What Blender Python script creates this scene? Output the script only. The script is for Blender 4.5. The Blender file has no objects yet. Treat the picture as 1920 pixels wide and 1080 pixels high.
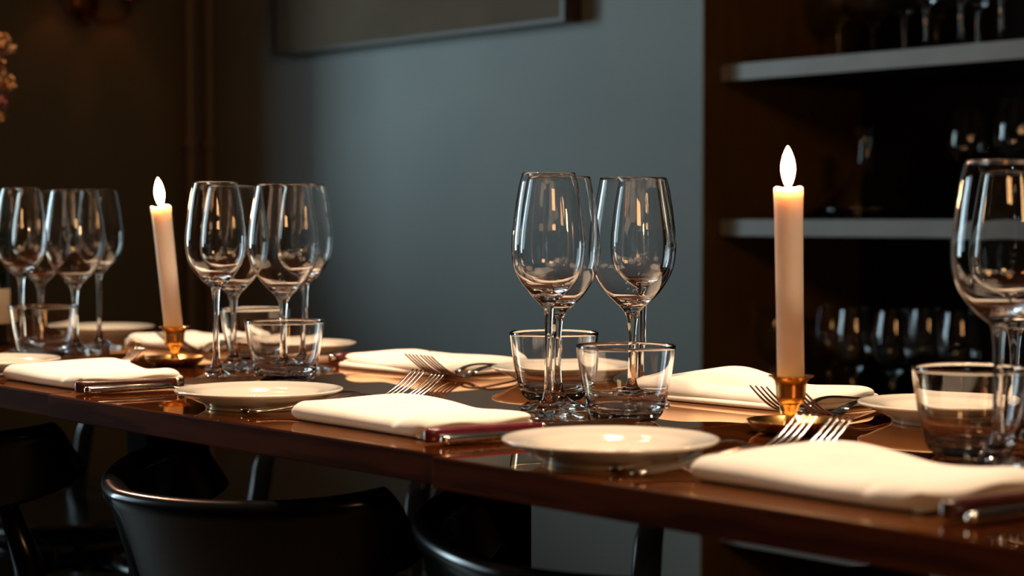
import bpy, bmesh, math, random
from mathutils import Vector, Matrix
random.seed(7)
sc = bpy.context.scene
COL = sc.collection
TZ = 0.75                                  # table top height
# ------------------------------------------------------------------ camera
YAW = math.radians(40.5)                   # angle between lens axis and the table's long side
FW = Vector((-math.cos(YAW), math.sin(YAW), 0))
RT = Vector((math.sin(YAW), math.cos(YAW), 0))
cam_d = bpy.data.cameras.new('camera')
cam = bpy.data.objects.new('camera', cam_d); COL.objects.link(cam)
cam.location = (0, 0, TZ + 0.178)
pitch = math.atan((540 - 413) / 3500.0)
look = (FW * math.cos(pitch) + Vector((0, 0, -math.sin(pitch))))
cam.rotation_euler = look.to_track_quat('-Z', 'Y').to_euler()
cam_d.sensor_width = 36.0
cam_d.lens = 3500 / 1920 * 36.0
cam_d.dof.use_dof = True
cam_d.dof.focus_distance = 1.80
cam_d.dof.aperture_fstop = 5.4
cam_d.clip_start = 0.02
sc.camera = cam
# ------------------------------------------------------------------ world, lights, exposure
w = bpy.data.worlds.new('world'); sc.world = w; w.use_nodes = True
bg = w.node_tree.nodes['Background']
bg.inputs[0].default_value = (1.0, 0.62, 0.33, 1); bg.inputs[1].default_value = 0.008
sc.view_settings.view_transform = 'Standard'
sc.view_settings.look = 'None'
sc.view_settings.gamma = 1.0
sc.view_settings.exposure = 0.0
sc.view_settings.use_curve_mapping = False
cy = sc.cycles
cy.max_bounces = 28; cy.transmission_bounces = 28; cy.glossy_bounces = 8; cy.diffuse_bounces = 4
cy.transparent_max_bounces = 16
cy.sample_clamp_indirect = 6.0; cy.sample_clamp_direct = 0
cy.caustics_reflective = True; cy.caustics_refractive = True; cy.blur_glossy = 0.4
cy.use_denoising = True

def aim(o, target):
    o.rotation_euler = (Vector(target) - o.location).to_track_quat('-Z', 'Y').to_euler()

def area(name, loc, target, sx, sy, power, color, spread=180):
    l = bpy.data.lights.new(name, 'AREA'); l.shape = 'RECTANGLE'; l.size = sx; l.size_y = sy
    l.energy = power; l.color = color; l.spread = math.radians(spread)
    o = bpy.data.objects.new(name, l); COL.objects.link(o); o.location = loc; aim(o, target); return o

def spot(name, loc, target, power, color, angle, blend=0.6, radius=0.03):
    l = bpy.data.lights.new(name, 'SPOT'); l.energy = power; l.color = color
    l.spot_size = math.radians(angle); l.spot_blend = blend; l.shadow_soft_size = radius
    o = bpy.data.objects.new(name, l); COL.objects.link(o); o.location = loc; aim(o, target); return o

# daylight from a tall window in the next room, entering past the end of the left wall
area('window_daylight', (-6.3, -0.25, 1.50), (-2.9, 2.4, 1.25), 0.85, 1.7, 56, (0.66, 0.90, 1.0))
area('window_daylight', (-5.75, -1.15, 1.75), (-2.9, 2.4, 1.25), 1.0, 1.6, 11, (0.66, 0.90, 1.0))
# dim warm lamp light from the rest of the restaurant, on the right behind the camera
area('room_lamps', (2.6, -0.6, 2.3), (-1.6, 2.9, 1.0), 0.8, 0.5, 16, (1.0, 0.52, 0.20))
# pendant lamps hanging over the tables
WARM = (1.0, 0.73, 0.50)
for i, x in enumerate((-0.75, -1.3, -1.85, -2.4)):
    for dy in (-0.06, 0.06):
        spot('pendant_lamp', (x, 1.17 + dy, TZ + 1.35), (x, 1.17, TZ), 34, WARM, 70, 0.6, 0.034)
# unseen spot, added to give the chair rails their warm streak
spot('rail_streak_spot', (-4.05, 1.42, 2.06), (-1.35, 0.9, 0.7), 120, (1.0, 0.48, 0.30), 30, 0.6, 0.04)
# wall sconce glow
def point(name, loc, power, color, radius):
    l = bpy.data.lights.new(name, 'POINT'); l.energy = power; l.color = color; l.shadow_soft_size = radius
    o = bpy.data.objects.new(name, l); COL.objects.link(o); o.location = loc; return o

# ------------------------------------------------------------------ materials
def mat(name, color=(0.8, 0.8, 0.8), rough=0.5, metal=0.0, **kw):
    m = bpy.data.materials.new(name); m.use_nodes = True
    b = m.node_tree.nodes['Principled BSDF']
    b.inputs['Base Color'].default_value = (*color, 1)
    b.inputs['Roughness'].default_value = rough
    b.inputs['Metallic'].default_value = metal
    for k, v in kw.items():
        b.inputs[k.replace('_', ' ')].default_value = v
    return m

def noise_color(m, c1, c2, scale=(1, 1, 1), nscale=5.0, detail=6.0, bump=0.0, bdist=0.01, bscale=None, wave=False):
    nt = m.node_tree; N = nt.nodes; L = nt.links; b = N['Principled BSDF']
    tc = N.new('ShaderNodeTexCoord'); mp = N.new('ShaderNodeMapping'); mp.inputs['Scale'].default_value = scale
    L.new(tc.outputs['Object'], mp.inputs['Vector'])
    n = N.new('ShaderNodeTexNoise'); n.inputs['Scale'].default_value = nscale; n.inputs['Detail'].default_value = detail
    L.new(mp.outputs['Vector'], n.inputs['Vector'])
    src = n.outputs['Fac']
    if wave:
        wv = N.new('ShaderNodeTexWave'); wv.bands_direction = 'Y'; wv.inputs['Scale'].default_value = 2.2
        wv.inputs['Distortion'].default_value = 9.0; wv.inputs['Detail'].default_value = 4.0; wv.inputs['Detail Scale'].default_value = 1.4
        L.new(mp.outputs['Vector'], wv.inputs['Vector'])
        mx = N.new('ShaderNodeMix'); mx.inputs[0].default_value = 0.45
        L.new(n.outputs['Fac'], mx.inputs[2]); L.new(wv.outputs['Fac'], mx.inputs[3]); src = mx.outputs[0]
    r = N.new('ShaderNodeValToRGB')
    r.color_ramp.elements[0].position = 0.3; r.color_ramp.elements[1].position = 0.72
    r.color_ramp.elements[0].color = (*c1, 1); r.color_ramp.elements[1].color = (*c2, 1)
    L.new(src, r.inputs['Fac']); L.new(r.outputs['Color'], b.inputs['Base Color'])
    if bump:
        n2 = n
        if bscale:
            n2 = N.new('ShaderNodeTexNoise'); n2.inputs['Scale'].default_value = bscale; n2.inputs['Detail'].default_value = 3
            L.new(tc.outputs['Object'], n2.inputs['Vector'])
        bp = N.new('ShaderNodeBump'); bp.inputs['Strength'].default_value = bump; bp.inputs['Distance'].default_value = bdist
        L.new(n2.outputs['Fac'], bp.inputs['Height']); L.new(bp.outputs['Normal'], b.inputs['Normal'])
    return m

M_glass = mat('clear_glass', (1, 1, 1), 0.0, Transmission_Weight=1.0, IOR=1.52)
M_darkglass = mat('dark_bottle_glass', (0.01, 0.014, 0.008), 0.06, IOR=1.5)
M_wood = noise_color(mat('mahogany', rough=0.4, Coat_Weight=1.0, Coat_Roughness=0.012, Coat_IOR=1.8, Specular_IOR_Level=0.2),
                     (0.034, 0.008, 0.0025), (0.105, 0.028, 0.007), (1.2, 14, 14), 3.0, 8, wave=True)
_nt = M_wood.node_tree; _b = _nt.nodes['Principled BSDF']
_b.inputs['Coat Weight'].default_value = 0.0; _b.inputs['Specular IOR Level'].default_value = 0.0
_lw = _nt.nodes.new('ShaderNodeLayerWeight'); _lw.inputs['Blend'].default_value = 0.5
_pw = _nt.nodes.new('ShaderNodeMath'); _pw.operation = 'POWER'; _pw.inputs[1].default_value = 1.6
_mr = _nt.nodes.new('ShaderNodeMapRange'); _mr.inputs['To Min'].default_value = 0.05; _mr.inputs['To Max'].default_value = 0.92
_gl = _nt.nodes.new('ShaderNodeBsdfGlossy'); _gl.inputs['Color'].default_value = (1.0, 0.70, 0.47, 1); _gl.inputs['Roughness'].default_value = 0.012
_mx = _nt.nodes.new('ShaderNodeMixShader')
_nt.links.new(_lw.outputs['Facing'], _pw.inputs[0]); _nt.links.new(_pw.outputs[0], _mr.inputs['Value']); _nt.links.new(_mr.outputs[0], _mx.inputs[0])
_nt.links.new(_b.outputs[0], _mx.inputs[1]); _nt.links.new(_gl.outputs[0], _mx.inputs[2]); _nt.links.new(_mx.outputs[0], _nt.nodes['Material Output'].inputs[0])
M_woodedge = noise_color(mat('mahogany_edge', rough=0.6, Specular_IOR_Level=0.015),
                     (0.085, 0.017, 0.0045), (0.19, 0.042, 0.0105), (1.2, 14, 14), 3.0, 8, wave=True)
M_black = mat('black_lacquer', (0.004, 0.004, 0.0045), 0.20)
M_blackmatte = mat('black_metal', (0.004, 0.004, 0.004), 0.6, Specular_IOR_Level=0.02)
M_linen = noise_color(mat('cream_linen', rough=0.9, Sheen_Weight=0.15), (0.80, 0.74, 0.65), (0.86, 0.80, 0.72), (1, 1, 1), 40, 4, 0.12, 0.0004, 900)
M_plate = noise_color(mat('cream_glaze', rough=0.12, Coat_Weight=0.6, Coat_Roughness=0.04), (0.76, 0.69, 0.58), (0.80, 0.74, 0.64), (1, 1, 1), 14, 3)
M_brass = noise_color(mat('aged_brass', rough=0.26, metal=1.0), (0.50, 0.26, 0.07), (0.75, 0.44, 0.15), (1, 1, 1), 60, 5, 0.05, 0.0005)
M_steel = mat('polished_steel', (0.62, 0.58, 0.54), 0.16, 1.0)
M_burg = noise_color(mat('burgundy_handle', rough=0.25, Coat_Weight=0.5), (0.085, 0.006, 0.014), (0.13, 0.012, 0.022), (1, 1, 1), 80, 4)
M_brown = noise_color(mat('dark_brown_handle', rough=0.28, Coat_Weight=0.4), (0.045, 0.010, 0.008), (0.075, 0.018, 0.014), (1, 1, 1), 80, 4)
M_wax = mat('ivory_wax', (0.92, 0.77, 0.66), 0.45, Subsurface_Weight=0.85, Subsurface_Scale=0.018)
M_wax.node_tree.nodes['Principled BSDF'].inputs['Subsurface Radius'].default_value = (1.0, 0.72, 0.55)
M_wick = mat('wick', (0.02, 0.015, 0.01), 0.9)
M_flame = bpy.data.materials.new('flame'); M_flame.use_nodes = True
_nt = M_flame.node_tree; _nt.nodes.remove(_nt.nodes['Principled BSDF'])
_e = _nt.nodes.new('ShaderNodeEmission'); _e.inputs[0].default_value = (1.0, 0.56, 0.27, 1); _e.inputs[1].default_value = 110
_lw = _nt.nodes.new('ShaderNodeLayerWeight'); _lw.inputs['Blend'].default_value = 0.5
_rp = _nt.nodes.new('ShaderNodeValToRGB'); _rp.color_ramp.elements[0].position = 0.35; _rp.color_ramp.elements[1].position = 0.86
_rp.color_ramp.elements[0].color = (1, 1, 1, 1); _rp.color_ramp.elements[1].color = (0.008, 0.008, 0.008, 1)
_ml = _nt.nodes.new('ShaderNodeMath'); _ml.operation = 'MULTIPLY'; _ml.inputs[1].default_value = 150
_nt.links.new(_lw.outputs['Facing'], _rp.inputs[0]); _nt.links.new(_rp.outputs[0], _ml.inputs[0]); _nt.links.new(_ml.outputs[0], _e.inputs[1])
_nt.links.new(_e.outputs[0], _nt.nodes['Material Output'].inputs[0])
M_wall = noise_color(mat('grey_plaster', rough=0.75), (0.36, 0.41, 0.41), (0.43, 0.47, 0.46), (1, 1, 1), 2.2, 5, 0.06, 0.002, 60)
M_wall2 = noise_color(mat('olive_brown_plaster', rough=0.8), (0.20, 0.155, 0.08), (0.24, 0.185, 0.10), (1, 1, 1), 2.2, 5, 0.06, 0.002, 60)
M_niche = noise_color(mat('brown_oak_veneer', rough=0.5), (0.18, 0.096, 0.020), (0.23, 0.125, 0.030), (6, 6, 0.8), 4, 6)
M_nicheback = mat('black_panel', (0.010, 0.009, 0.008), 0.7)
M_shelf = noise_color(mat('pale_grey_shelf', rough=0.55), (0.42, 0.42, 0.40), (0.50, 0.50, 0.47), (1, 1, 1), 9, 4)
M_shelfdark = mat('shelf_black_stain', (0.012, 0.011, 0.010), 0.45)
M_canvas = noise_color(mat('taupe_canvas', rough=0.9), (0.15, 0.108, 0.070), (0.19, 0.14, 0.092), (1, 1, 1), 7, 6, 0.15, 0.001, 350)
M_frame = noise_color(mat('picture_frame_wood', rough=0.45), (0.05, 0.022, 0.008), (0.09, 0.04, 0.015), (8, 8, 1), 4, 5)
M_pipe = mat('painted_pipe', (0.36, 0.26, 0.18), 0.45)
M_floor = noise_color(mat('dark_floor', rough=0.5), (0.03, 0.018, 0.010), (0.06, 0.035, 0.02), (1, 10, 1), 3, 6)
M_paper = noise_color(mat('label_paper', rough=0.8), (0.72, 0.60, 0.42), (0.80, 0.68, 0.50), (1, 1, 1), 30, 3)
M_petal = noise_color(mat('dried_petal', rough=0.9), (0.30, 0.11, 0.035), (0.44, 0.24, 0.09), (1, 1, 1), 25, 4)
M_petal2 = noise_color(mat('pink_dried_petal', rough=0.9), (0.20, 0.04, 0.04), (0.28, 0.09, 0.07), (1, 1, 1), 25, 4)
M_stemg = mat('dry_stem', (0.16, 0.10, 0.04), 0.9)
M_vase = mat('stoneware_vase', (0.05, 0.04, 0.03), 0.4)
M_shade = mat('sconce_shade', (0.30, 0.10, 0.03), 0.8)
M_sconce = mat('bronze_sconce', (0.22, 0.09, 0.03), 0.35, 1.0)

# ------------------------------------------------------------------ helpers
def link(name, bm, material, parent=None, smooth=True, loc=None, autosmooth=None):
    me = bpy.data.meshes.new(name); bm.normal_update(); bm.to_mesh(me); bm.free()
    if smooth:
        for p in me.polygons: p.use_smooth = True
    me.materials.append(material)
    o = bpy.data.objects.new(name, me); COL.objects.link(o)
    if parent: o.parent = parent
    if loc is not None: o.location = loc
    if autosmooth: me.set_sharp_from_angle(angle=math.radians(autosmooth))
    return o

def thing(name, label, cat, loc=(0, 0, 0), rz=0.0, group=None):
    o = bpy.data.objects.new(name, None); o.empty_display_size = 0.02; COL.objects.link(o)
    o.location = loc; o.rotation_euler = (0, 0, rz); tag(o, label, cat, group); return o

def tag(o, label, cat, group=None):
    o['label'] = label; o['category'] = cat
    if group: o['group'] = group
    return o

def structure(o): o['kind'] = 'structure'; return o

def dup(root, loc, rz=None, label=None, group=None):
    r = root.copy(); COL.objects.link(r); r.location = loc
    if rz is not None: r.rotation_euler = (0, 0, rz)
    if label: r['label'] = label
    if group: r['group'] = group
    for ch in list(root.children):
        c = ch.copy(); COL.objects.link(c); c.parent = r
        for g in list(ch.children):
            d = g.copy(); COL.objects.link(d); d.parent = c
    return r

def lathe(profile, segs=48, bm=None, close=False):
    """profile: list of (r,z); r==0 ends collapse to a point. Winding gives outward normals when profile runs upward on the outside."""
    bm = bm or bmesh.new(); rings = []
    for r, z in profile:
        if r < 1e-7: rings.append([bm.verts.new((0, 0, z))])
        else: rings.append([bm.verts.new((r * math.cos(2 * math.pi * k / segs), r * math.sin(2 * math.pi * k / segs), z)) for k in range(segs)])
    pairs = list(zip(rings[:-1], rings[1:]))
    if close: pairs.append((rings[-1], rings[0]))
    for a, b in pairs:
        for k in range(segs):
            k2 = (k + 1) % segs
            if len(a) == 1 and len(b) == 1: continue
            if len(a) == 1: bm.faces.new((a[0], b[k2], b[k]))
            elif len(b) == 1: bm.faces.new((a[k], a[k2], b[0]))
            else: bm.faces.new((a[k], a[k2], b[k2], b[k]))
    return bm

def spline(pts, n):
    """Catmull-Rom resample of a list of tuples."""
    out = []; P = [Vector(p) for p in pts]
    P = [P[0] * 2 - P[1]] + P + [P[-1] * 2 - P[-2]]
    for i in range(1, len(P) - 2):
        for k in range(n):
            t = k / n; a, b, c, d = P[i - 1], P[i], P[i + 1], P[i + 2]
            out.append(0.5 * ((2 * b) + (c - a) * t + (2 * a - 5 * b + 4 * c - d) * t * t + (3 * b - a - 3 * c + d) * t ** 3))
    out.append(P[-2]); return out

def box(x0, x1, y0, y1, z0, z1, bm=None, bevel=0.0):
    bm = bm or bmesh.new()
    vs = [bm.verts.new((x, y, z)) for z in (z0, z1) for y in (y0, y1) for x in (x0, x1)]
    fs = [bm.faces.new([vs[i] for i in f]) for f in ((0, 2, 3, 1), (4, 5, 7, 6), (0, 1, 5, 4), (2, 6, 7, 3), (0, 4, 6, 2), (1, 3, 7, 5))]
    if bevel:
        es = list({e for f in fs for e in f.edges})
        bmesh.ops.bevel(bm, geom=es, offset=bevel, segments=2, profile=0.6, affect='EDGES')
    return bm

def sweep(path, sizes, n=12, p=2.6, up=Vector((0, 0, 1)), bm=None, shear=None):
    """super-elliptic section (w across, h along 'up') swept along path with rounded closed ends"""
    bm = bm or bmesh.new(); P = [Vector(q) for q in path]; rings = []
    for i, q in enumerate(P):
        t = (P[min(i + 1, len(P) - 1)] - P[max(i - 1, 0)]).normalized()
        side = t.cross(up).normalized(); u = side.cross(t).normalized()
        if shear is not None: u = (u + shear).normalized()
        w_, h_ = sizes[i] if isinstance(sizes, list) else sizes
        ring = []
        for k in range(n):
            a = 2 * math.pi * (k + 0.5) / n
            ca, sa = math.cos(a), math.sin(a)
            ring.append(bm.verts.new(q + side * (w_ / 2 * math.copysign(abs(ca) ** (2 / p), ca)) + u * (h_ / 2 * math.copysign(abs(sa) ** (2 / p), sa))))
        rings.append(ring)
    for a, b in zip(rings[:-1], rings[1:]):
        for k in range(n):
            k2 = (k + 1) % n
            bm.faces.new((a[k2], a[k], b[k], b[k2]))
    bm.faces.new(rings[0]); bm.faces.new(list(reversed(rings[-1])))
    bmesh.ops.recalc_face_normals(bm, faces=bm.faces[:])
    return bm

def tube(path, r, n=10, bm=None):
    rs = r if isinstance(r, list) else [r] * len(path)
    return sweep(path, [(2 * a, 2 * a) for a in rs], n, 2.0, Vector((0.013, 0.021, 1)), bm)

# ------------------------------------------------------------------ setting: floor and walls
YW = 2.75
structure(link('floor', box(-8, 2, -1.5, 4.0, -0.05, 0.0), M_floor, smooth=False))
XJ = -2.625                                # left jamb of the shelf recess
XC = -4.47                                 # room corner
structure(link('wall_back', box(XC, XJ - 0.004, YW, YW + 0.12, 0, 3.0), M_wall, smooth=False))
bm = box(XC - 0.12, XC, 2.02, YW + 0.12, 0, 3.0)
box(XC - 0.12, XC, 0.50, 2.02, 0, 1.00, bm)      # unseen half-height extension, added to shade the lower back wall from the window
structure(link('wall_left', bm, M_wall2, smooth=False))
# recess with shelves
structure(link('wall_recess_side', box(XJ - 0.004, XJ, YW, 3.30, 0, 3.0), M_niche, smooth=False))
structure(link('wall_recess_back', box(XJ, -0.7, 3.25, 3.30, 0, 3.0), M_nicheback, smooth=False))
structure(link('wall_right', box(-0.7, -0.5, YW, 3.30, 0, 3.0), M_niche, smooth=False))
# two heating pipes in the corner with a clamp each
def left_wall_y(px, X):                     # where a sight line meets the left wall
    d = FW + RT * ((px - 960) / 3500.0); return d.y / d.x * X
for i, px in enumerate((358, 394)):
    y = left_wall_y(px, XC + 0.04)
    t = thing('heating_pipe', ('painted vertical heating pipe, the left one of the pair beside the corner',
                               'painted vertical heating pipe, right one of the pair, nearest the corner')[i], 'pipe', (XC + 0.04, y, 0), 0, 'heating pipes')
    link('pipe', lathe([(0.011, 0), (0.011, 3.0)], 20), M_pipe, t)
    z = TZ + 0.178 + (413 - 268) / 700.0
    c = lathe([(0.011, z - 0.016), (0.016, z - 0.014), (0.017, z), (0.016, z + 0.014), (0.011, z + 0.016)], 20)
    box(-0.04, -0.012, -0.006, 0.006, z - 0.006, z + 0.006, c)
    link('clamp', c, M_pipe, t)

# ------------------------------------------------------------------ shelves
SH = [0.30, 0.535, 0.928, 1.242]
SH_LABEL = ['pale edged black shelf lowest in the recess, seen under the table',
            'black shelf in the recess holding the row of glasses behind the candle',
            'pale edged shelf in the recess level with the candle flame, carrying a decanter',
            'highest pale edged shelf in the recess with stemmed glasses on it']
for z, lb in zip(SH, SH_LABEL):
    t = thing('wall_shelf', lb, 'shelf', (XJ, 2.80, z), 0, 'recess shelves')
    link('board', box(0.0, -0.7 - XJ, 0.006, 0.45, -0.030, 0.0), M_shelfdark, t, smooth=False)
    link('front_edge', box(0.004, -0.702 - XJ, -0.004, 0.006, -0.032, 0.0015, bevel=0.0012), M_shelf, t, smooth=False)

# ------------------------------------------------------------------ picture
t = thing('framed_picture', 'large taupe canvas picture in a deep brown frame hanging on the grey wall', 'picture', (-3.5, YW, 1.355))
x0, x1 = -4.12 + 3.5, -2.985 + 3.5
link('canvas', box(x0 + 0.012, x1 - 0.012, -0.050, -0.02, 0.008, 0.9, bevel=0.002), M_canvas, t, smooth=False)
link('frame_rail', box(x0, x1, -0.054, -0.004, 0.0, 0.008), M_frame, t, smooth=False)
link('frame_side', box(x1 - 0.012, x1, -0.054, -0.004, 0.008, 0.91), M_frame, t, smooth=False)
link('frame_side', box(x0, x0 + 0.012, -0.054, -0.004, 0.008, 0.91), M_frame, t, smooth=False)

# ------------------------------------------------------------------ sconce
ys = left_wall_y(158, XC)
t = thing('wall_sconce', 'dark bronze twin arm wall sconce high on the left wall', 'lamp', (XC, ys, TZ + 0.178 + 0.570))
bm = lathe([(0, 0), (0.035, 0.0), (0.045, 0.006), (0.03, 0.016), (0.012, 0.022), (0, 0.024)], 24)
bmesh.ops.transform(bm, matrix=Matrix.Rotation(math.pi / 2, 4, 'Y') @ Matrix.Translation((0, 0, 0)), verts=bm.verts[:])
link('backplate', bm, M_sconce, t)
for sgn in (-1, 1):
    a = link('arm', tube(spline([(0.015, 0, -0.01), (0.06, sgn * 0.03, -0.05), (0.09, sgn * 0.075, -0.045), (0.09, sgn * 0.09, 0.0)], 6), 0.006), M_sconce, t)
    c = link('candle_cup', lathe([(0, -0.004), (0.022, 0.0), (0.030, 0.008), (0.024, 0.010), (0.014, 0.012), (0.014, 0.03), (0, 0.03)], 24), M_sconce, t, loc=(0.09, sgn * 0.09, 0.0))
    link('lamp_shade', lathe([(0.052, 0.03), (0.036, 0.13), (0.034, 0.13), (0.050, 0.03)], 24, close=True), M_shade, t, loc=(0.09, sgn * 0.09, 0.0))
    point('sconce_bulb', (XC + 0.09, ys + sgn * 0.09, TZ + 0.778 + 0.10), 0.26, (1.0, 0.32, 0.10), 0.012)
link('finial', lathe([(0, -0.055), (0.010, -0.048), (0.014, -0.035), (0.006, -0.022), (0.012, -0.01), (0, 0.0)], 16), M_sconce, t, loc=(0.02, 0, -0.01))

# ------------------------------------------------------------------ tables
def make_table(x0, x1, y0, y1, label):
    t = thing('dining_table', label, 'table', ((x0 + x1) / 2, (y0 + y1) / 2, 0), 0, 'dining tables pushed together in a row')
    hw, hd = (x1 - x0) / 2, (y1 - y0) / 2
    o = link('tabletop', box(-hw, hw, -hd, hd, TZ - 0.0245, TZ, bevel=0.0017), M_wood, t, smooth=False)
    o.data.materials.append(M_woodedge)
    for p in o.data.polygons: p.material_index = 0 if p.normal.z > 0.5 else 1
    link('column', box(-0.02, 0.032, -0.02, 0.05, 0.02, TZ - 0.03, bevel=0.003), M_blackmatte, t, smooth=False)
    link('base_plate', box(-0.2, 0.2, -0.22, 0.22, 0.0, 0.02, bevel=0.004), M_blackmatte, t, smooth=False)
    link('top_plate', box(-0.15, 0.15, -0.18, 0.18, TZ - 0.031, TZ - 0.0245), M_blackmatte, t, smooth=False)
    return t
make_table(-3.062, -2.412, 0.884, 1.474, 'glossy mahogany table furthest along the row, behind the wine bottle')
make_table(-2.410, -1.7615, 0.882, 1.472, 'glossy mahogany table at the left edge, under the leaning candle')
make_table(-1.759, -1.110, 0.877, 1.472, 'glossy mahogany table in the middle, under the centre cluster of glasses')
make_table(-1.1075, -0.455, 0.866, 1.470, 'glossy mahogany table on the right, under the upright candle')

# ------------------------------------------------------------------ chairs
def make_chair(label, loc, rz):
    t = thing('dining_chair', label, 'chair', loc, rz, 'black chairs at the tables')
    pl = []; sizes = []; phs = []
    A_, D_ = 0.228, 0.154
    for k in range(73):
        ph = -90 + 2.5 * k; a = math.radians(ph); q = abs(ph) / 90
        pl.append(Vector((A_ * math.copysign(abs(math.sin(a)) ** 1.293, math.sin(a)), D_ * (1 - math.cos(a)), 0.683 + 0.019 * q * q))); phs.append(ph)
    # deep curved back panel under a rolled top rail, leaning backwards, its ends cut at a slant
    bm = bmesh.new(); rings = []
    sec = [(-0.0130 * math.cos(math.pi * k / 12), -0.012 + 0.012 * math.sin(math.pi * k / 12)) for k in range(13)] + [(0.0125, -0.018), (0.0095, -0.025)]
    for i, q in enumerate(pl):
        tn = (pl[min(i + 1, len(pl) - 1)] - pl[max(i - 1, 0)]); tn.z = 0; tn.normalize()
        nr = Vector((tn.y, -tn.x, 0))       # outwards
        ph = abs(phs[i]); b = 0.056 + 0.080 * (1 - ph / 90) ** 0.75
        fl = max(0.0, (ph - 66) / 24)
        e_ = fl if phs[i] > 0 else -fl
        ln = 0.30
        ring = []
        for o_, dz in sec + [(0.008, -b + 0.006), (0.004, -b), (-0.004, -b), (-0.008, -b + 0.006), (-0.0095, -0.025), (-0.0125, -0.018)]:
            ring.append(bm.verts.new(q + nr * o_ + tn * (-dz * 0.40 * e_) + Vector((0, -ln * dz, dz))))
        rings.append(ring)
    n = len(rings[0])
    for a, b in zip(rings[:-1], rings[1:]):
        for k in range(n): bm.faces.new((a[k], a[(k + 1) % n], b[(k + 1) % n], b[k]))
    bm.faces.new(rings[0]); bm.faces.new(rings[-1])
    bmesh.ops.recalc_face_normals(bm, faces=bm.faces[:])
    link('backrest', bm, M_black, t, autosmooth=50)
    # seat
    bm = bmesh.new(); N = 28; top = []; 
    for r_, z in ((0.0, 0.445), (0.6, 0.443), (0.9, 0.448), (1.0, 0.44), (1.0, 0.425), (0.9, 0.418), (0.0, 0.418)):
        ring = []
        for k in range(N):
            a = 2 * math.pi * k / N; p = 3.4
            x = 0.216 * r_ * math.copysign(abs(math.cos(a)) ** (2 / p), math.cos(a)); y = 0.245 + 0.200 * r_ * math.copysign(abs(math.sin(a)) ** (2 / p), math.sin(a))
            ring.append(bm.verts.new((x, y, z)))
        top.append(ring)
    for a, b in zip(top[:-1], top[1:]):
        for k in range(N): bm.faces.new((a[k], a[(k + 1) % N], b[(k + 1) % N], b[k]))
    bmesh.ops.remove_doubles(bm, verts=bm.verts[:], dist=1e-5); bmesh.ops.recalc_face_normals(bm, faces=bm.faces[:])
    link('seat', bm, M_black, t)
    for sx in (-1, 1):
        link('leg', tube([(sx * 0.215, 0.120, 0.0), (sx * 0.210, 0.140, 0.25), (sx * 0.204, 0.152, 0.43), (sx * 0.199, 0.136, 0.54), (sx * 0.194, 0.108, 0.628)], [0.012, 0.016, 0.0190, 0.0175, 0.0085], 14), M_black, t)
        link('leg', tube([(sx * 0.225, 0.46, 0.0), (sx * 0.215, 0.43, 0.25), (sx * 0.205, 0.41, 0.42)], [0.011, 0.015, 0.018], 14), M_black, t)
        link('seat_rail', tube([(sx * 0.204, 0.150, 0.40), (sx * 0.206, 0.41, 0.40)], 0.013, 10), M_black, t)
    link('seat_rail', tube([(-0.2, 0.405, 0.395), (0.2, 0.405, 0.395)], 0.011, 10), M_black, t)
    link('seat_rail', tube([(-0.21, 0.150, 0.395), (0.21, 0.150, 0.395)], 0.011, 10), M_black, t)
    return t
G_CH = 'black chairs at the tables'
ch = make_chair('black chair in the middle foreground, its curved rail showing a warm streak', (-1.523, 0.832, 0), -0.181)
dup(ch, (-1.005, 0.857, 0), 0.029, 'black chair nearest the camera, cut by the bottom of the photo')
dup(ch, (-2.154, 0.817, 0), -0.032, 'black chair at the left edge, only its right side showing below the table')
for x, lb in ((-1.801, 'black chair on the far side, its slanted leg seen below the right table'),
              (-2.258, 'black chair on the far side, slanted leg seen above the middle chair'),
              (-2.843, 'black chair on the far side, its slanted leg seen right of the leftmost chair')):
    dup(ch, (x, 1.722, 0), math.pi, lb)

# ------------------------------------------------------------------ glassware
SEG = 56
def glass_profile(outer, rim_r, H, foot_r, stem_top, r_stem, solid):
    """returns (foot, stem, bowl) open profiles that meet edge to edge and together close the glass"""
    foot = [(0, 0.0), (foot_r - 0.004, 0.0), (foot_r - 0.0008, 0.0005), (foot_r, 0.0014), (foot_r - 0.0008, 0.0022), (foot_r * 0.75, 0.0036), (foot_r * 0.45, 0.0062), (foot_r * 0.27, 0.0105), (foot_r * 0.18, 0.0165), (r_stem * 1.25, 0.024)]
    stem = [foot[-1], (r_stem * 1.08, 0.033), (r_stem, 0.045), (r_stem * 0.98, (0.045 + stem_top) / 2), (r_stem * 1.05, stem_top - 0.012), outer[0]]
    o2 = [tuple(v) for v in spline([(r, z) for r, z in outer], 5)]
    t = 0.0008
    # inner wall: offset inward, ends in a rounded solid bottom
    inner = []
    for i in range(len(o2) - 1, -1, -1):
        r, z = o2[i][0], o2[i][1]
        a, b = o2[max(i - 1, 0)], o2[min(i + 1, len(o2) - 1)]
        dx, dz = b[0] - a[0], b[1] - a[1]; l = math.hypot(dx, dz)
        th = t + 0.0042 * max(0.0, 1 - (z - stem_top) / 0.040) ** 2
        ri, zi = r - th * dz / l, z + th * dx / l
        if zi > stem_top + solid and ri > 0.004: inner.append((ri, zi))
    inner[0] = (rim_r - t, H - 0.0002)
    last = inner[-1]
    inner += [(last[0] * 0.8, last[1] - 0.0016), (last[0] * 0.5, last[1] - 0.0028), (last[0] * 0.22, last[1] - 0.0034), (0, last[1] - 0.0035)]
    rim = [(rim_r - 0.0003, H + 0.0003), (rim_r - t + 0.0003, H + 0.0003)]
    bowl = o2 + rim + inner
    return foot, stem, bowl

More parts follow.
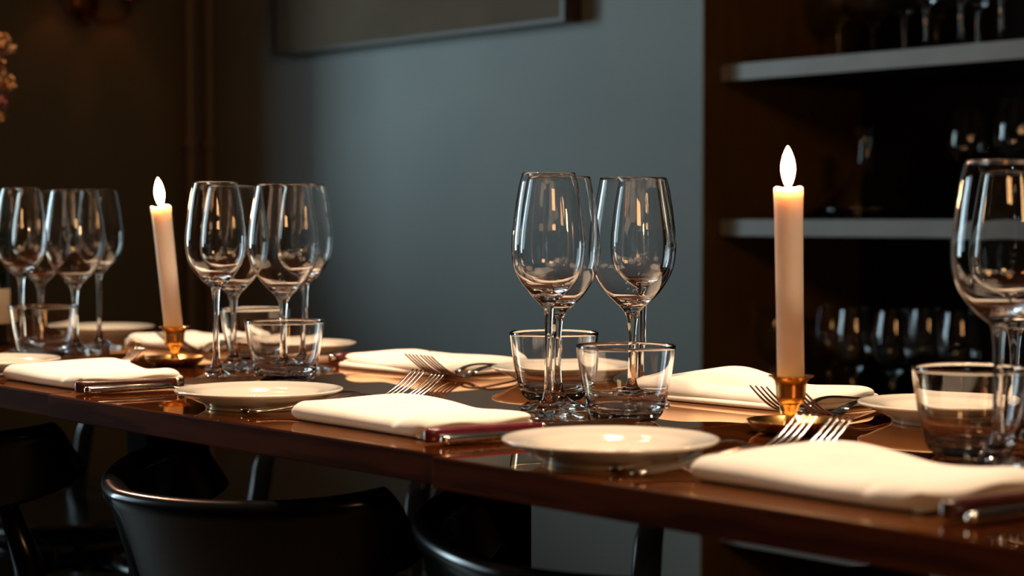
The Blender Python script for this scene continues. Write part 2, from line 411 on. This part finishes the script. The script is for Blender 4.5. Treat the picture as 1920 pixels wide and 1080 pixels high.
S_OUT = [(0.0045, 0.0985), (0.0056, 0.1027), (0.0080, 0.1049), (0.0120, 0.1080), (0.0197, 0.1155), (0.0254, 0.1226), (0.0296, 0.1300), (0.0325, 0.1400), (0.0336, 0.1520), (0.0331, 0.1650), (0.0318, 0.1750), (0.0304, 0.1870), (0.0288, 0.1975), (0.0266, 0.2100), (0.0238, 0.2200)]
L_OUT = [(0.0052, 0.0830), (0.0075, 0.0890), (0.0109, 0.0930), (0.0159, 0.0978), (0.0241, 0.1060), (0.0301, 0.1143), (0.0351, 0.1229), (0.0385, 0.1310), (0.0402, 0.1394), (0.0409, 0.1500), (0.0398, 0.1647), (0.0382, 0.1777), (0.0360, 0.1907), (0.0337, 0.2037), (0.0310, 0.2183)]
def make_wine_glass(kind, label, loc, group):
    t = thing('wine_glass', label, 'wine glass', loc, random.random() * 6, group)
    if kind == 'S': f, s, b = glass_profile(S_OUT, 0.0238, 0.2200, 0.0335, 0.0985, 0.0034, 0.0175)
    else: f, s, b = glass_profile(L_OUT, 0.0310, 0.2183, 0.0365, 0.0830, 0.0036, 0.0185)
    link('foot', lathe(f, SEG), M_glass, t); link('stem', lathe(s, SEG), M_glass, t); link('bowl', lathe(b, SEG), M_glass, t)
    return t
GW = {}
def wine(kind, x, y, label, z=TZ, group='wine glasses on the tables'):
    if kind not in GW: GW[kind] = make_wine_glass(kind, label, (x, y, z + 0.0004), group); return GW[kind]
    return dup(GW[kind], (x, y, z + 0.0004), random.random() * 6, label, group)
wine('S', -1.256, 1.116, 'narrow wine glass, front left of the centre cluster, beside the burgundy knife')
wine('L', -1.311, 1.176, 'wide wine glass half hidden behind the front left glass of the centre cluster')
wine('L', -1.293, 1.257, 'wide wine glass on the right of the centre cluster, behind the front tumbler').scale = (1.02, 1.02, 1.0)
wine('S', -1.346, 1.323, 'narrow wine glass seen inside the outline of the wide one, right of the centre cluster')
wine('S', -1.790, 1.096, 'narrow wine glass just right of the leaning candle')
wine('L', -1.909, 1.193, 'wide wine glass second from the leaning candle, partly behind the narrow one')
wine('L', -1.793, 1.187, 'wide wine glass rising out of the tumbler behind the left dessert plate')
wine('S', -1.845, 1.252, 'narrow wine glass furthest right in the cluster beside the leaning candle')
wine('S', -2.290, 1.105, 'narrow wine glass at the far left edge of the photo')
wine('L', -2.414, 1.194, 'wide wine glass at the far left, behind the leftmost narrow one')
wine('L', -2.296, 1.1855, 'wide wine glass left of the leaning candle, behind the far left tumbler')
wine('S', -2.358, 1.2546, 'narrow wine glass nearest the left side of the leaning candle')
wine('S', -0.789, 1.132, 'narrow wine glass at the right edge, blurred in the foreground')
wine('L', -0.893, 1.304, 'wide wine glass at the right edge, behind the blurred narrow one')

def make_tumbler(label, loc):
    t = thing('water_tumbler', label, 'tumbler', loc, 0, 'water tumblers on the tables')
    out = [tuple(v) for v in spline([(0.0265, 0.0008), (0.0315, 0.0055), (0.0345, 0.0120), (0.0370, 0.0220), (0.0398, 0.0360), (0.0422, 0.0520), (0.0442, 0.0672)], 5)]
    inn = [tuple(v) for v in spline([(0.0429, 0.0672), (0.0408, 0.0520), (0.0383, 0.0360), (0.0352, 0.0225), (0.0310, 0.0140), (0.0240, 0.0105), (0.012, 0.0094)], 5)]
    base = [(0, 0.0014), (0.015, 0.0011), (0.022, 0.0), (0.0265, 0.0008)]
    link('base', lathe(base, SEG), M_glass, t)
    link('cup', lathe(out + [(0.0439, 0.0677), (0.0432, 0.0677)] + inn + [(0, 0.0092)], SEG), M_glass, t)
    return t
tm = make_tumbler('low water tumbler in front of the centre cluster, touching the dessert plate in view', (-1.188, 1.147, TZ + 0.0003))
for x, y, lb in ((-1.374, 1.228, 'low water tumbler left and behind in the centre cluster, with a plate seen through it'),
                 (-1.727, 1.145, 'low water tumbler behind the left dessert plate, right of the leaning candle'),
                 (-1.987, 1.274, 'low water tumbler hidden behind the stems right of the leaning candle'),
                 (-2.227, 1.105, 'low water tumbler furthest left, behind the brown knife napkin'),
                 (-0.842, 1.174, 'low water tumbler at the right edge in front of a plate')):
    dup(tm, (x, y, TZ + 0.0003), 0, lb)

# ------------------------------------------------------------------ plates
def make_plate(label, loc):
    prof = [(0, 0.0045), (0.044, 0.0040), (0.046, 0.0), (0.050, 0.0), (0.0515, 0.0030), (0.0600, 0.0072), (0.0720, 0.0128), (0.0785, 0.0150), (0.0800, 0.0162), (0.0796, 0.0175), (0.0775, 0.0178), (0.0700, 0.0160), (0.0600, 0.0140), (0.0560, 0.0120), (0.0520, 0.0092), (0.0460, 0.0078), (0.030, 0.0073), (0, 0.0072)]
    pr = [tuple(v) for v in spline(prof, 3)]; pr = [(max(r, 0), z) for r, z in pr]; pr[0] = (0, prof[0][1]); pr[-1] = (0, prof[-1][1])
    o = link('dessert_plate', lathe(pr, 72), M_plate, None, loc=loc); tag(o, label, 'plate', 'cream dessert plates'); return o
pl0 = make_plate('cream dessert plate in the front centre at the table edge, left of the blurred napkin', (-0.996, 0.946, TZ + 0.0003))
for x, y, lb in ((-1.506, 0.969, 'cream dessert plate at the near edge, below the glasses by the leaning candle'),
                 (-2.040, 0.945, 'cream dessert plate at the left edge, behind the leftmost napkin'),
                 (-0.998, 1.360, 'cream dessert plate on the far side, right of the upright candle'),
                 (-1.517, 1.371, 'cream dessert plate on the far side, seen through the centre tumblers'),
                 (-2.045, 1.372, 'cream dessert plate on the far side, behind the cluster right of the leaning candle'),
                 (-2.560, 1.365, 'cream dessert plate on the far side, left of the leaning candle')):
    o = pl0.copy(); COL.objects.link(o); o.location = (x, y, TZ + 0.0003); o['label'] = lb

# ------------------------------------------------------------------ candles in brass chambersticks
def make_holder(label, loc, ring_dir):
    t = thing('candle_holder', label, 'candle holder', loc, math.atan2(ring_dir.y, ring_dir.x), 'brass candle holders')
    dish = [(0, 0.0), (0.022, 0.0), (0.027, 0.001), (0.033, 0.005), (0.0365, 0.0102), (0.0372, 0.0110), (0.0364, 0.0114), (0.0355, 0.0106), (0.031, 0.0060), (0.025, 0.0030), (0.008, 0.0028), (0, 0.0028)]
    link('dish', lathe(dish, 56), M_brass, t)
    link('stem', lathe([(0.0085, 0.0026), (0.0078, 0.0048), (0.0062, 0.0066), (0.0060, 0.0100), (0.0047, 0.0145), (0.0052, 0.0185), (0.0068, 0.0218), (0.0080, 0.0240)], 32), M_brass, t)
    cup = [(0, 0.0236), (0.0080, 0.0238), (0.0112, 0.0262), (0.0122, 0.0310), (0.0128, 0.0400), (0.0138, 0.0440), (0.0165, 0.0466), (0.0188, 0.0474), (0.0190, 0.0481), (0.0165, 0.0478), (0.0134, 0.0468), (0.0124, 0.0430), (0.0116, 0.0310), (0, 0.0296)]
    link('cup', lathe(cup, 40), M_brass, t)
    path = [(0.0482 + 0.0107 * math.cos(a), 0, 0.0185 + 0.0107 * math.sin(a)) for a in [math.pi * 1.16 + 2 * math.pi * k / 28 for k in range(27)]]
    bm = sweep(path, (0.0034, 0.0018), 8, 2.4, Vector((0.0, 1, 0.0)))
    sweep([path[0], (0.0372, 0, 0.0105)], (0.0034, 0.0018), 8, 2.4, Vector((0.0, 1, 0.0)), bm)
    link('ring_handle', bm, M_brass, t)
    return t
def make_candle(label, loc, tilt, H):
    t = thing('taper_candle', label, 'candle', loc, 0, 'lit ivory candles')
    t.rotation_euler = tilt
    R = 0.0121
    prof = [(0, 0), (R * 0.93, 0), (R * 0.95, H * 0.5), (R * 0.985, H * 0.86), (R * 1.03, H - 0.004), (R * 1.02, H - 0.0008), (R * 0.93, H), (R * 0.8, H - 0.002), (R * 0.4, H - 0.0042), (0, H - 0.0046)]
    bm = lathe(prof, 40)
    for v in bm.verts:
        if v.co.z > H - 0.0045 and v.co.xy.length > R * 0.7: v.co.z += 0.0011 * math.sin(3 * math.atan2(v.co.y, v.co.x) + 1)
    link('wax', bm, M_wax, t)
    link('wick', tube([(0, 0, H - 0.006), (0.0003, 0, H + 0.002), (0.001, 0.0003, H + 0.0055)], 0.0007, 8), M_wick, t)
    fl = [(0, 0.0), (0.0030, 0.0015), (0.0050, 0.0060), (0.0064, 0.0120), (0.0067, 0.0165), (0.0060, 0.0220), (0.0044, 0.0275), (0.0023, 0.0322), (0, 0.0355)]
    f = link('flame', lathe([tuple((max(v[0], 0), v[1])) for v in spline(fl, 3)], 24), M_flame, t, loc=(0, 0, H + 0.0005))
    f.scale = (0.93, 0.93, 0.97)
    return t
HR = Vector((-1.032, 1.188, TZ + 0.0003)); HL = Vector((-2.001, 1.166, TZ + 0.0003))
make_holder('brass candle holder under the upright candle on the right', HR, FW)
make_holder('brass candle holder with a ring handle under the leaning candle on the left', HL, -RT)
make_candle('lit upright ivory candle on the right', HR + Vector((0, 0, 0.0302)), (0, 0, 0), 0.1748).rotation_euler = Matrix.Rotation(math.radians(-1.0), 3, FW).to_euler()
tilt_ax = FW                                # leans to the left as seen from the camera
q = Matrix.Rotation(math.radians(-5.6), 3, tilt_ax).to_euler()
cl = make_candle('lit ivory candle leaning to the left on the left table', HL + Vector((0, 0, 0.0318)) + RT * 0.0005, (0, 0, 0), 0.1640)
cl.rotation_euler = q

# ------------------------------------------------------------------ cutlery
FORK = [(0, .0032), (.035, .0052), (.075, .0098), (.108, .0130), (.128, .0120), (.144, .0075), (.154, .0036), (.163, .0024), (.175, .0052), (.190, .0125), (.204, .0225), (.212, .0290)]
def fz(y):
    for a, b in zip(FORK[:-1], FORK[1:]):
        if a[0] <= y <= b[0]:
            u = (y - a[0]) / (b[0] - a[0]); return a[1] + (b[1] - a[1]) * u
    return FORK[-1][1]
FS = [tuple(v) for v in spline(FORK, 4)]
def fpath(y0, y1, x=0.0, n=8, x1=None):
    pts = []
    for k in range(n + 1):
        y = y0 + (y1 - y0) * k / n
        z = None
        for a, b in zip(FS[:-1], FS[1:]):
            if a[0] <= y <= b[0] + 1e-9:
                z = a[1] + (b[1] - a[1]) * (y - a[0]) / max(b[0] - a[0], 1e-9); break
        xx = x if x1 is None else x + (x1 - x) * k / n
        pts.append((xx, y, FORK[-1][1] if z is None else z))
    return pts
def make_fork(label, loc, rz, group):
    t = thing('fork', label, 'fork', loc, rz, group)
    n = 18; ws = []
    for k in range(n + 1):
        u = k / n
        w_ = 0.0125 - 0.0065 * min(1, u * 1.25) if u < 0.8 else 0.0060 + 0.010 * ((u - 0.8) / 0.2) ** 1.5
        if k == 0: w_ *= 0.55
        ws.append((w_, 0.0032 - 0.0009 * u))
    link('handle', sweep(fpath(0, 0.150, n=n), ws, 12, 2.4), M_steel, t)
    ws = [(0.014 + 0.0095 * math.sin(min(1, k / 6) * math.pi / 2), 0.0020) for k in range(7)]
    link('head', sweep(fpath(0.149, 0.170, n=6), ws, 10, 3.0), M_steel, t)
    for i in range(4):
        x = (i - 1.5) * 0.0066
        ws = [(0.0036 - 0.0016 * (k / 10) ** 2, 0.0020 - 0.0007 * k / 10) for k in range(11)]
        link('tine', sweep(fpath(0.1685, 0.2119, x, 10, x * 0.97), ws, 8, 2.6), M_steel, t)
    return t
G_FN = 'forks at the near settings'; G_FF = 'forks at the far settings'
Z = TZ + 0.0006
fk = make_fork('steel fork under the front centre napkin, left one of the pair', (-1.460, 0.922, Z), math.radians(2.5), G_FN)
dup(fk, (-1.440, 0.916, Z), math.radians(-3.0), 'steel fork under the front centre napkin, right one of the pair', G_FN)
dup(fk, (-0.946, 0.901, Z), math.radians(0.5), 'steel fork by the blurred napkin on the right, left one of the pair', G_FN)
dup(fk, (-0.917, 0.893, Z), math.radians(-2.5), 'steel fork by the blurred napkin on the right, right one of the pair', G_FN)
dup(fk, (-1.955, 0.884, Z), math.radians(0), 'steel fork behind the leftmost napkin, beside the ring handle', G_FN)
for x, y, r_, lb in ((-1.648, 1.468, 181, 'dark steel fork before the far centre napkin, left one of the crossing pair'),
                     (-1.616, 1.470, 179, 'dark steel fork before the far centre napkin, right one of the pair'),
                     (-1.128, 1.462, 181, 'dark steel fork just left of the upright candle holder, resting tines up'),
                     (-1.084, 1.468, 179, 'dark steel fork behind the upright candle holder'),
                     (-2.190, 1.462, 181, 'dark steel fork behind the leaning candle holder, left one of the pair'),
                     (-2.155, 1.465, 179, 'dark steel fork behind the leaning candle holder, right one of the pair')):
    dup(fk, (x, y, Z), math.radians(r_), lb, G_FF)

def make_steak_knife(label, loc, rz, m, group):
    t = thing('steak_knife', label, 'knife', loc, rz, group)
    hs = [(0.004, 0.009), (0.0105, 0.0115), (0.0125, 0.0122), (0.012, 0.0116), (0.0115, 0.0112), (0.0115, 0.0108), (0.010, 0.0100)]
    ys_ = [0.0, 0.002, 0.012, 0.04, 0.07, 0.095, 0.108]
    link('handle', sweep([(0, y, 0.0064) for y in ys_], hs, 14, 4.0), m, t)
    link('bolster', sweep([(0, 0.107, 0.0064), (0, 0.112, 0.0062), (0, 0.118, 0.0058)], [(0.0098, 0.0098), (0.0085, 0.0094), (0.003, 0.0085)], 12, 3.0), M_steel, t)
    bm = bmesh.new(); pr = [(0.116, 0.0012), (0.160, 0.0006), (0.195, 0.0022), (0.214, 0.0078), (0.190, 0.0094), (0.116, 0.0096)]
    a = [bm.verts.new((-0.0009, y, z)) for y, z in pr]; b = [bm.verts.new((0.0009, y, z)) for y, z in pr]
    bm.faces.new(a); bm.faces.new(list(reversed(b)))
    for k in range(6): bm.faces.new((a[k], b[k], b[(k + 1) % 6], a[(k + 1) % 6]))
    bmesh.ops.recalc_face_normals(bm, faces=bm.faces[:])
    bmesh.ops.transform(bm, matrix=Matrix.Translation((0, 0, 0.0006)), verts=bm.verts[:])
    link('blade', bm, M_steel, t, smooth=False)
    return t
def make_table_knife(label, loc, rz, group):
    t = thing('table_knife', label, 'knife', loc, rz, group)
    ys_ = [0.0, 0.0015, 0.006, 0.03, 0.06, 0.085, 0.095]
    hs = [(0.004, 0.004), (0.0075, 0.0068), (0.0095, 0.0078), (0.0105, 0.0076), (0.0095, 0.0070), (0.0085, 0.0062), (0.007, 0.005)]
    link('handle', sweep([(0, y, 0.0042) for y in ys_], hs, 14, 2.4), M_steel, t)
    link('blade', sweep([(0, 0.094, 0.0030), (0, 0.10, 0.0022), (0.001, 0.15, 0.0018), (0.003, 0.19, 0.0016), (0.006, 0.203, 0.0016)],
                        [(0.006, 0.003), (0.013, 0.0022), (0.0155, 0.0018), (0.013, 0.0015), (0.004, 0.0012)], 8, 2.6), M_steel, t)
    return t
G_SK = 'coloured handle knives right of the napkins'; G_TK = 'steel handled knives right of the napkins'
sk = make_steak_knife('knife with burgundy handle beside the front centre napkin', (-1.1665, 0.905, Z), math.radians(-9), M_burg, G_SK)
tk = make_table_knife('steel handled knife before the burgundy one at the front centre napkin', (-1.149, 0.908, Z), math.radians(-6), G_TK)
sk2 = make_steak_knife('knife with dark brown handle beside the leftmost napkin', (-1.742, 0.899, Z), math.radians(-9), M_brown, G_SK)
dup(tk, (-1.724, 0.900, Z), math.radians(-6), 'steel handled knife in front of the dark brown one on the left')
dup(sk2, (-0.668, 0.905, Z), math.radians(-6), 'blurred knife with dark handle at the right edge, beside the near napkin')
dup(tk, (-0.648, 0.902, Z), math.radians(-5), 'blurred steel handled knife at the right edge of the photo')
s3 = dup(sk, (-1.905, 1.445, Z), math.radians(180), 'knife with burgundy handle on the far side, left of the far centre napkin')
dup(tk, (-1.925, 1.445, Z), math.radians(180), 'steel handled knife on the far side, beside the burgundy one')

# ------------------------------------------------------------------ napkins
def smooth_noise(seed):
    rr = random.Random(seed); cs = [(rr.uniform(0.6, 2.4), rr.uniform(0.6, 2.4), rr.uniform(0, 6.28), rr.uniform(0.5, 1)) for _ in range(5)]
    return lambda u, v: sum(a * math.sin(fx * u * 2.2 + fy * v * 2.2 + p) for fx, fy, p, a in cs) / 5
def slab(bm, L, W, z0, topf, seed, c=(0.87, 0.78), skew=0.0, wob=0.004, taper=0.0, lift=0.0, mirror=1):
    """closed puffy cloth slab: quarter-round border, height field on top"""
    nz = smooth_noise(seed); top = {}; bot = {}
    def axis(c, n):
        k = 7
        e = [1 - (1 - c) * (1 - math.sin(math.pi / 2 * q / k)) for q in range(1, k + 1)]
        m = [-c + 2 * c * q / n for q in range(n + 1)]
        return [-q for q in reversed(e)] + m + e
    us = axis(c[0], 44); vs = axis(c[1], 22); nu = len(us) - 1; nv = len(vs) - 1
    def ed(a, c): return 1.0 if abs(a) <= c else math.sqrt(max(0.0, 1 - ((abs(a) - c) / (1 - c)) ** 2))
    for i, u in enumerate(us):
        for j, v in enumerate(vs):
            e = ed(u, c[0]) * ed(v, c[1])
            k = 1 - 0.05 * (abs(u) ** 8) * (abs(v) ** 8)
            x = L / 2 * u * k + wob * nz(v * 0.8, 3.0) * abs(u) ** 3 + skew * v
            y = W / 2 * v * k * (1 - taper * u) + wob * nz(u * 0.9 + 5, -2.0) * abs(v) ** 3
            h = topf(u, v)
            sl = min(1.0, max(0.0, (u * mirror - 0.80) / 0.16)); sl = lift * sl * sl * (3 - 2 * sl) * (0.75 + 0.25 * math.sin(5 * v + seed))
            zb = z0 + sl; mid = zb + (h - sl) * 0.40
            edge = i in (0, nu) or j in (0, nv)
            top[i, j] = bm.verts.new((x, y, mid + (z0 + h - mid) * e))
            bot[i, j] = top[i, j] if edge else bm.verts.new((x, y, mid - (mid - zb) * min(1, e * 1.1)))
    for i in range(nu):
        for j in range(nv):
            bm.faces.new((top[i, j], top[i + 1, j], top[i + 1, j + 1], top[i, j + 1]))
            f = [bot[i, j], bot[i, j + 1], bot[i + 1, j + 1], bot[i + 1, j]]
            if any(bot[q] is not top[q] for q in ((i, j), (i, j + 1), (i + 1, j + 1), (i + 1, j))):
                try: bm.faces.new(f)
                except ValueError: pass
def make_napkin(label, loc, rz, L, W, H, ridge, seed, mirror=1, under=False):
    nz = smooth_noise(seed + 50)
    bm = bmesh.new()
    def tf(u, v):
        u *= mirror
        h = H + 0.0009 * nz(u, v)
        h += ridge * math.exp(-((u + 0.55) / 0.42) ** 2) * (0.3 + 0.7 * (0.5 + 0.5 * v))      # swell towards the rear left
        h -= 0.0028 * math.exp(-((u - 0.25) / 0.30) ** 2) * (0.6 + 0.4 * v)                  # dip
        h += 0.0022 * math.exp(-((u - 0.82) / 0.16) ** 2) * (0.6 + 0.5 * math.sin(2.6 * v + seed))
        # soft crease beside the open end
        h -= 0.0022 * math.exp(-((u - 0.66 - 0.10 * v) / 0.035) ** 2) * max(0.0, 0.4 - v)
        return h
    slab(bm, L, W, 0.0, tf, seed + 1, skew=-0.003, taper=0.05 * mirror, lift=0.0095, mirror=mirror)
    # folded edges of the inner layers at the open end
    for lvl, (zz, out, y0, y1) in enumerate(((0.0030, -0.003, -0.45, 0.46), (0.0072, -0.0065, -0.30, 0.46))):
        pts = []
        for k in range(19):
            q = k / 18.0
            pts.append((mirror * (L / 2 + out - 0.006 + 0.0016 * math.sin(7 * q + seed + lvl * 2)), W * (y0 + (y1 - y0) * q), zz + 0.0011 * math.sin(5 * q + seed * 1.3 + lvl)))
        sweep(pts, [(0.014, 0.0040) for _ in pts], 10, 2.0, Vector((0, 0, 1)), bm)
    if under:                                # a lower layer peeping out below the top fold
        slab(bm, L * 1.0, W * 1.04, 0.0, lambda u, v: 0.0058 + 0.0006 * nz(u, v), seed + 4, c=(0.95, 0.93))
    bmesh.ops.recalc_face_normals(bm, faces=bm.faces[:])
    o = link('linen_napkin', bm, M_linen, None, loc=loc); o.rotation_euler = (0, 0, rz)
    tag(o, label, 'napkin', 'folded cream napkins'); return o
ZN = TZ + 0.0004
make_napkin('folded cream napkin in the front centre beside the burgundy knife', (-1.289, 0.985, ZN), math.radians(-3), 0.212, 0.125, 0.0160, 0.003, 3)
make_napkin('folded cream napkin at the left edge beside the dark brown knife', (-1.858, 0.980, ZN), math.radians(-2), 0.200, 0.130, 0.0160, 0.005, 11)
make_napkin('blurred folded cream napkin in the right foreground', (-0.790, 0.982, ZN), math.radians(-2), 0.208, 0.135, 0.0160, 0.005, 19)
make_napkin('folded cream napkin on the far side, left of the centre cluster, behind crossing forks', (-1.755, 1.370, ZN), math.radians(181), 0.205, 0.125, 0.0160, 0.003, 27, 1, True)
make_napkin('folded cream napkin on the far side, behind the upright candle holder', (-1.245, 1.378, ZN), math.radians(2), 0.225, 0.130, 0.0165, 0.0115, 35, 1, True)
make_napkin('folded cream napkin on the far side, behind the leaning candle holder', (-2.290, 1.370, ZN), math.radians(181), 0.205, 0.125, 0.0150, 0.003, 43)

# ------------------------------------------------------------------ wine bottle and dried flowers at the left edge
def at(px, Y):                              # point on the table row at a given depth line Y, by bearing
    d = FW + RT * ((px - 960) / 3500.0); return d.x / d.y * Y
bx, by = at(-33, 1.16), 1.16
t = thing('wine_bottle', 'dark wine bottle with a cream label at the left edge', 'bottle', (bx, by, TZ + 0.0004))
link('body', lathe([(0, 0.004), (0.030, 0.002), (0.035, 0.0), (0.0375, 0.004), (0.0375, 0.185), (0.034, 0.205), (0.020, 0.228), (0.0145, 0.245), (0.0138, 0.295), (0.0152, 0.297), (0.0152, 0.303), (0.0, 0.304)], 48), M_darkglass, t)
link('label', lathe([(0.0378, 0.030), (0.0379, 0.031), (0.0379, 0.079), (0.0378, 0.080)], 48), M_paper, t)
vx, vy = at(-50, 1.28), 1.28
t = thing('dried_flower_vase', 'dark vase of dried flowers at the upper left edge', 'flowers', (vx, vy, TZ + 0.0004))
link('vase', lathe([(0, 0.0), (0.036, 0.0), (0.045, 0.02), (0.048, 0.06), (0.036, 0.11), (0.022, 0.145), (0.025, 0.165), (0.022, 0.165), (0.019, 0.145), (0, 0.12)], 40), M_vase, t)
rnd = random.Random(4)
def blossom(center, n, spread, m, size):
    bm = bmesh.new()
    for _ in range(n):
        d = Vector((rnd.gauss(0, 1), rnd.gauss(0, 1), rnd.gauss(0, 1))).normalized()
        c = Vector(center) + d * spread * rnd.uniform(0.4, 1)
        s = size * rnd.uniform(0.6, 1.2)
        ax = d.cross(Vector((0.3, 0.2, 1))).normalized(); bx_ = d.cross(ax)
        for k in range(5):
            a = k * 1.2566 + rnd.random() * 0.4
            e1 = (ax * math.cos(a) + bx_ * math.sin(a)); e2 = (ax * math.cos(a + 0.5) + bx_ * math.sin(a + 0.5)); e0 = (ax * math.cos(a - 0.5) + bx_ * math.sin(a - 0.5))
            v = [bm.verts.new(c), bm.verts.new(c + e0 * s * 0.65 + d * s * 0.25), bm.verts.new(c + e1 * s + d * s * 0.4), bm.verts.new(c + e2 * s * 0.65 + d * s * 0.25)]
            bm.faces.new(v)
    return link('blossom', bm, m, t, smooth=False)
zt = lambda py: 0.178 + (413 - py) / 1330.0
for px, py, n, sp, m in ((2, 45, 40, 0.020, M_petal), (-18, 95, 36, 0.022, M_petal), (12, 122, 20, 0.011, M_petal), (-4, 160, 26, 0.012, M_petal2), (-30, 40, 40, 0.025, M_petal), (-2, 195, 14, 0.008, M_petal), (-50, 130, 36, 0.022, M_petal2), (-75, 70, 36, 0.024, M_petal)):
    off = RT * ((px + 62) / 1330.0)
    c = (off.x, off.y, zt(py))
    blossom(c, n, sp, m, 0.0085)
    link('stem', tube(spline([(0, 0, 0.13), (off.x * 0.35, off.y * 0.35, 0.13 + (c[2] - 0.13) * 0.5), c], 6), 0.0012, 6), M_stemg, t)

# ------------------------------------------------------------------ glasses on the shelves
G1, G2, G3 = 'stemmed glasses on the highest shelf', 'glassware on the middle shelf', 'row of glasses on the lower shelf'
front = [(1733, 2.90), (1798, 2.88), (1873, 2.85)]
back = [(1571, 3.02), (1633, 3.15), (1692, 3.02), (1751, 3.15), (1830, 3.02)]
names = ['leftmost', 'second', 'third']
for (px, Y), nm in zip(front, names): wine('L', at(px, Y), Y, 'stemmed glass on the highest shelf, %s of the front three' % nm, SH[3] + 0.0005, G1)
for (px, Y), nm in zip(back, ['leftmost', 'second from left', 'third from left', 'fourth from left', 'rightmost']): wine('L', at(px, Y), Y, 'stemmed glass in the rear line on the highest shelf, %s' % nm, SH[3] + 0.0005, G1)
dx = at(1622, 2.98)
t = thing('wine_decanter', 'clear wide based decanter with slim neck on the middle shelf', 'decanter', (dx, 2.98, SH[2] + 0.001), 0, G2)
out = [tuple(v) for v in spline([(0.085, 0.002), (0.100, 0.012), (0.102, 0.024), (0.085, 0.045), (0.050, 0.068), (0.026, 0.092), (0.018, 0.125), (0.0165, 0.160), (0.021, 0.185)], 5)]
inn = [(max(r - 0.0022, 0.002), z + (0.004 if z < 0.02 else 0)) for r, z in reversed(out)]
link('body', lathe([(0, 0.003), (0.07, 0.0), ] + out + inn + [(0, 0.008)], 56), M_glass, t)
wine('L', at(1905, 2.93), 2.93, 'stemmed glass on the middle shelf at the right edge', SH[2] + 0.0015, G2)
wine('L', at(1812, 3.10), 3.10, 'stemmed glass deep on the middle shelf, right of the decanter', SH[2] + 0.0005, G2)
for px, Y, lb in ((1450, 2.95, 'stemmed glass on the lower shelf, left of the upright candle'), (1556, 2.98, 'stemmed glass on the lower shelf, first right of the upright candle'),
                  (1602, 2.90, 'stemmed glass on the lower shelf, second right of the upright candle'), (1676, 2.90, 'stemmed glass on the lower shelf, middle of the row'),
                  (1738, 3.01, 'stemmed glass on the lower shelf, nearest the tumbler on the right'), (1800, 2.95, 'stemmed glass on the lower shelf, behind the right tumbler')):
    wine('L', at(px, Y), Y, lb, SH[1] + 0.0005, G3)
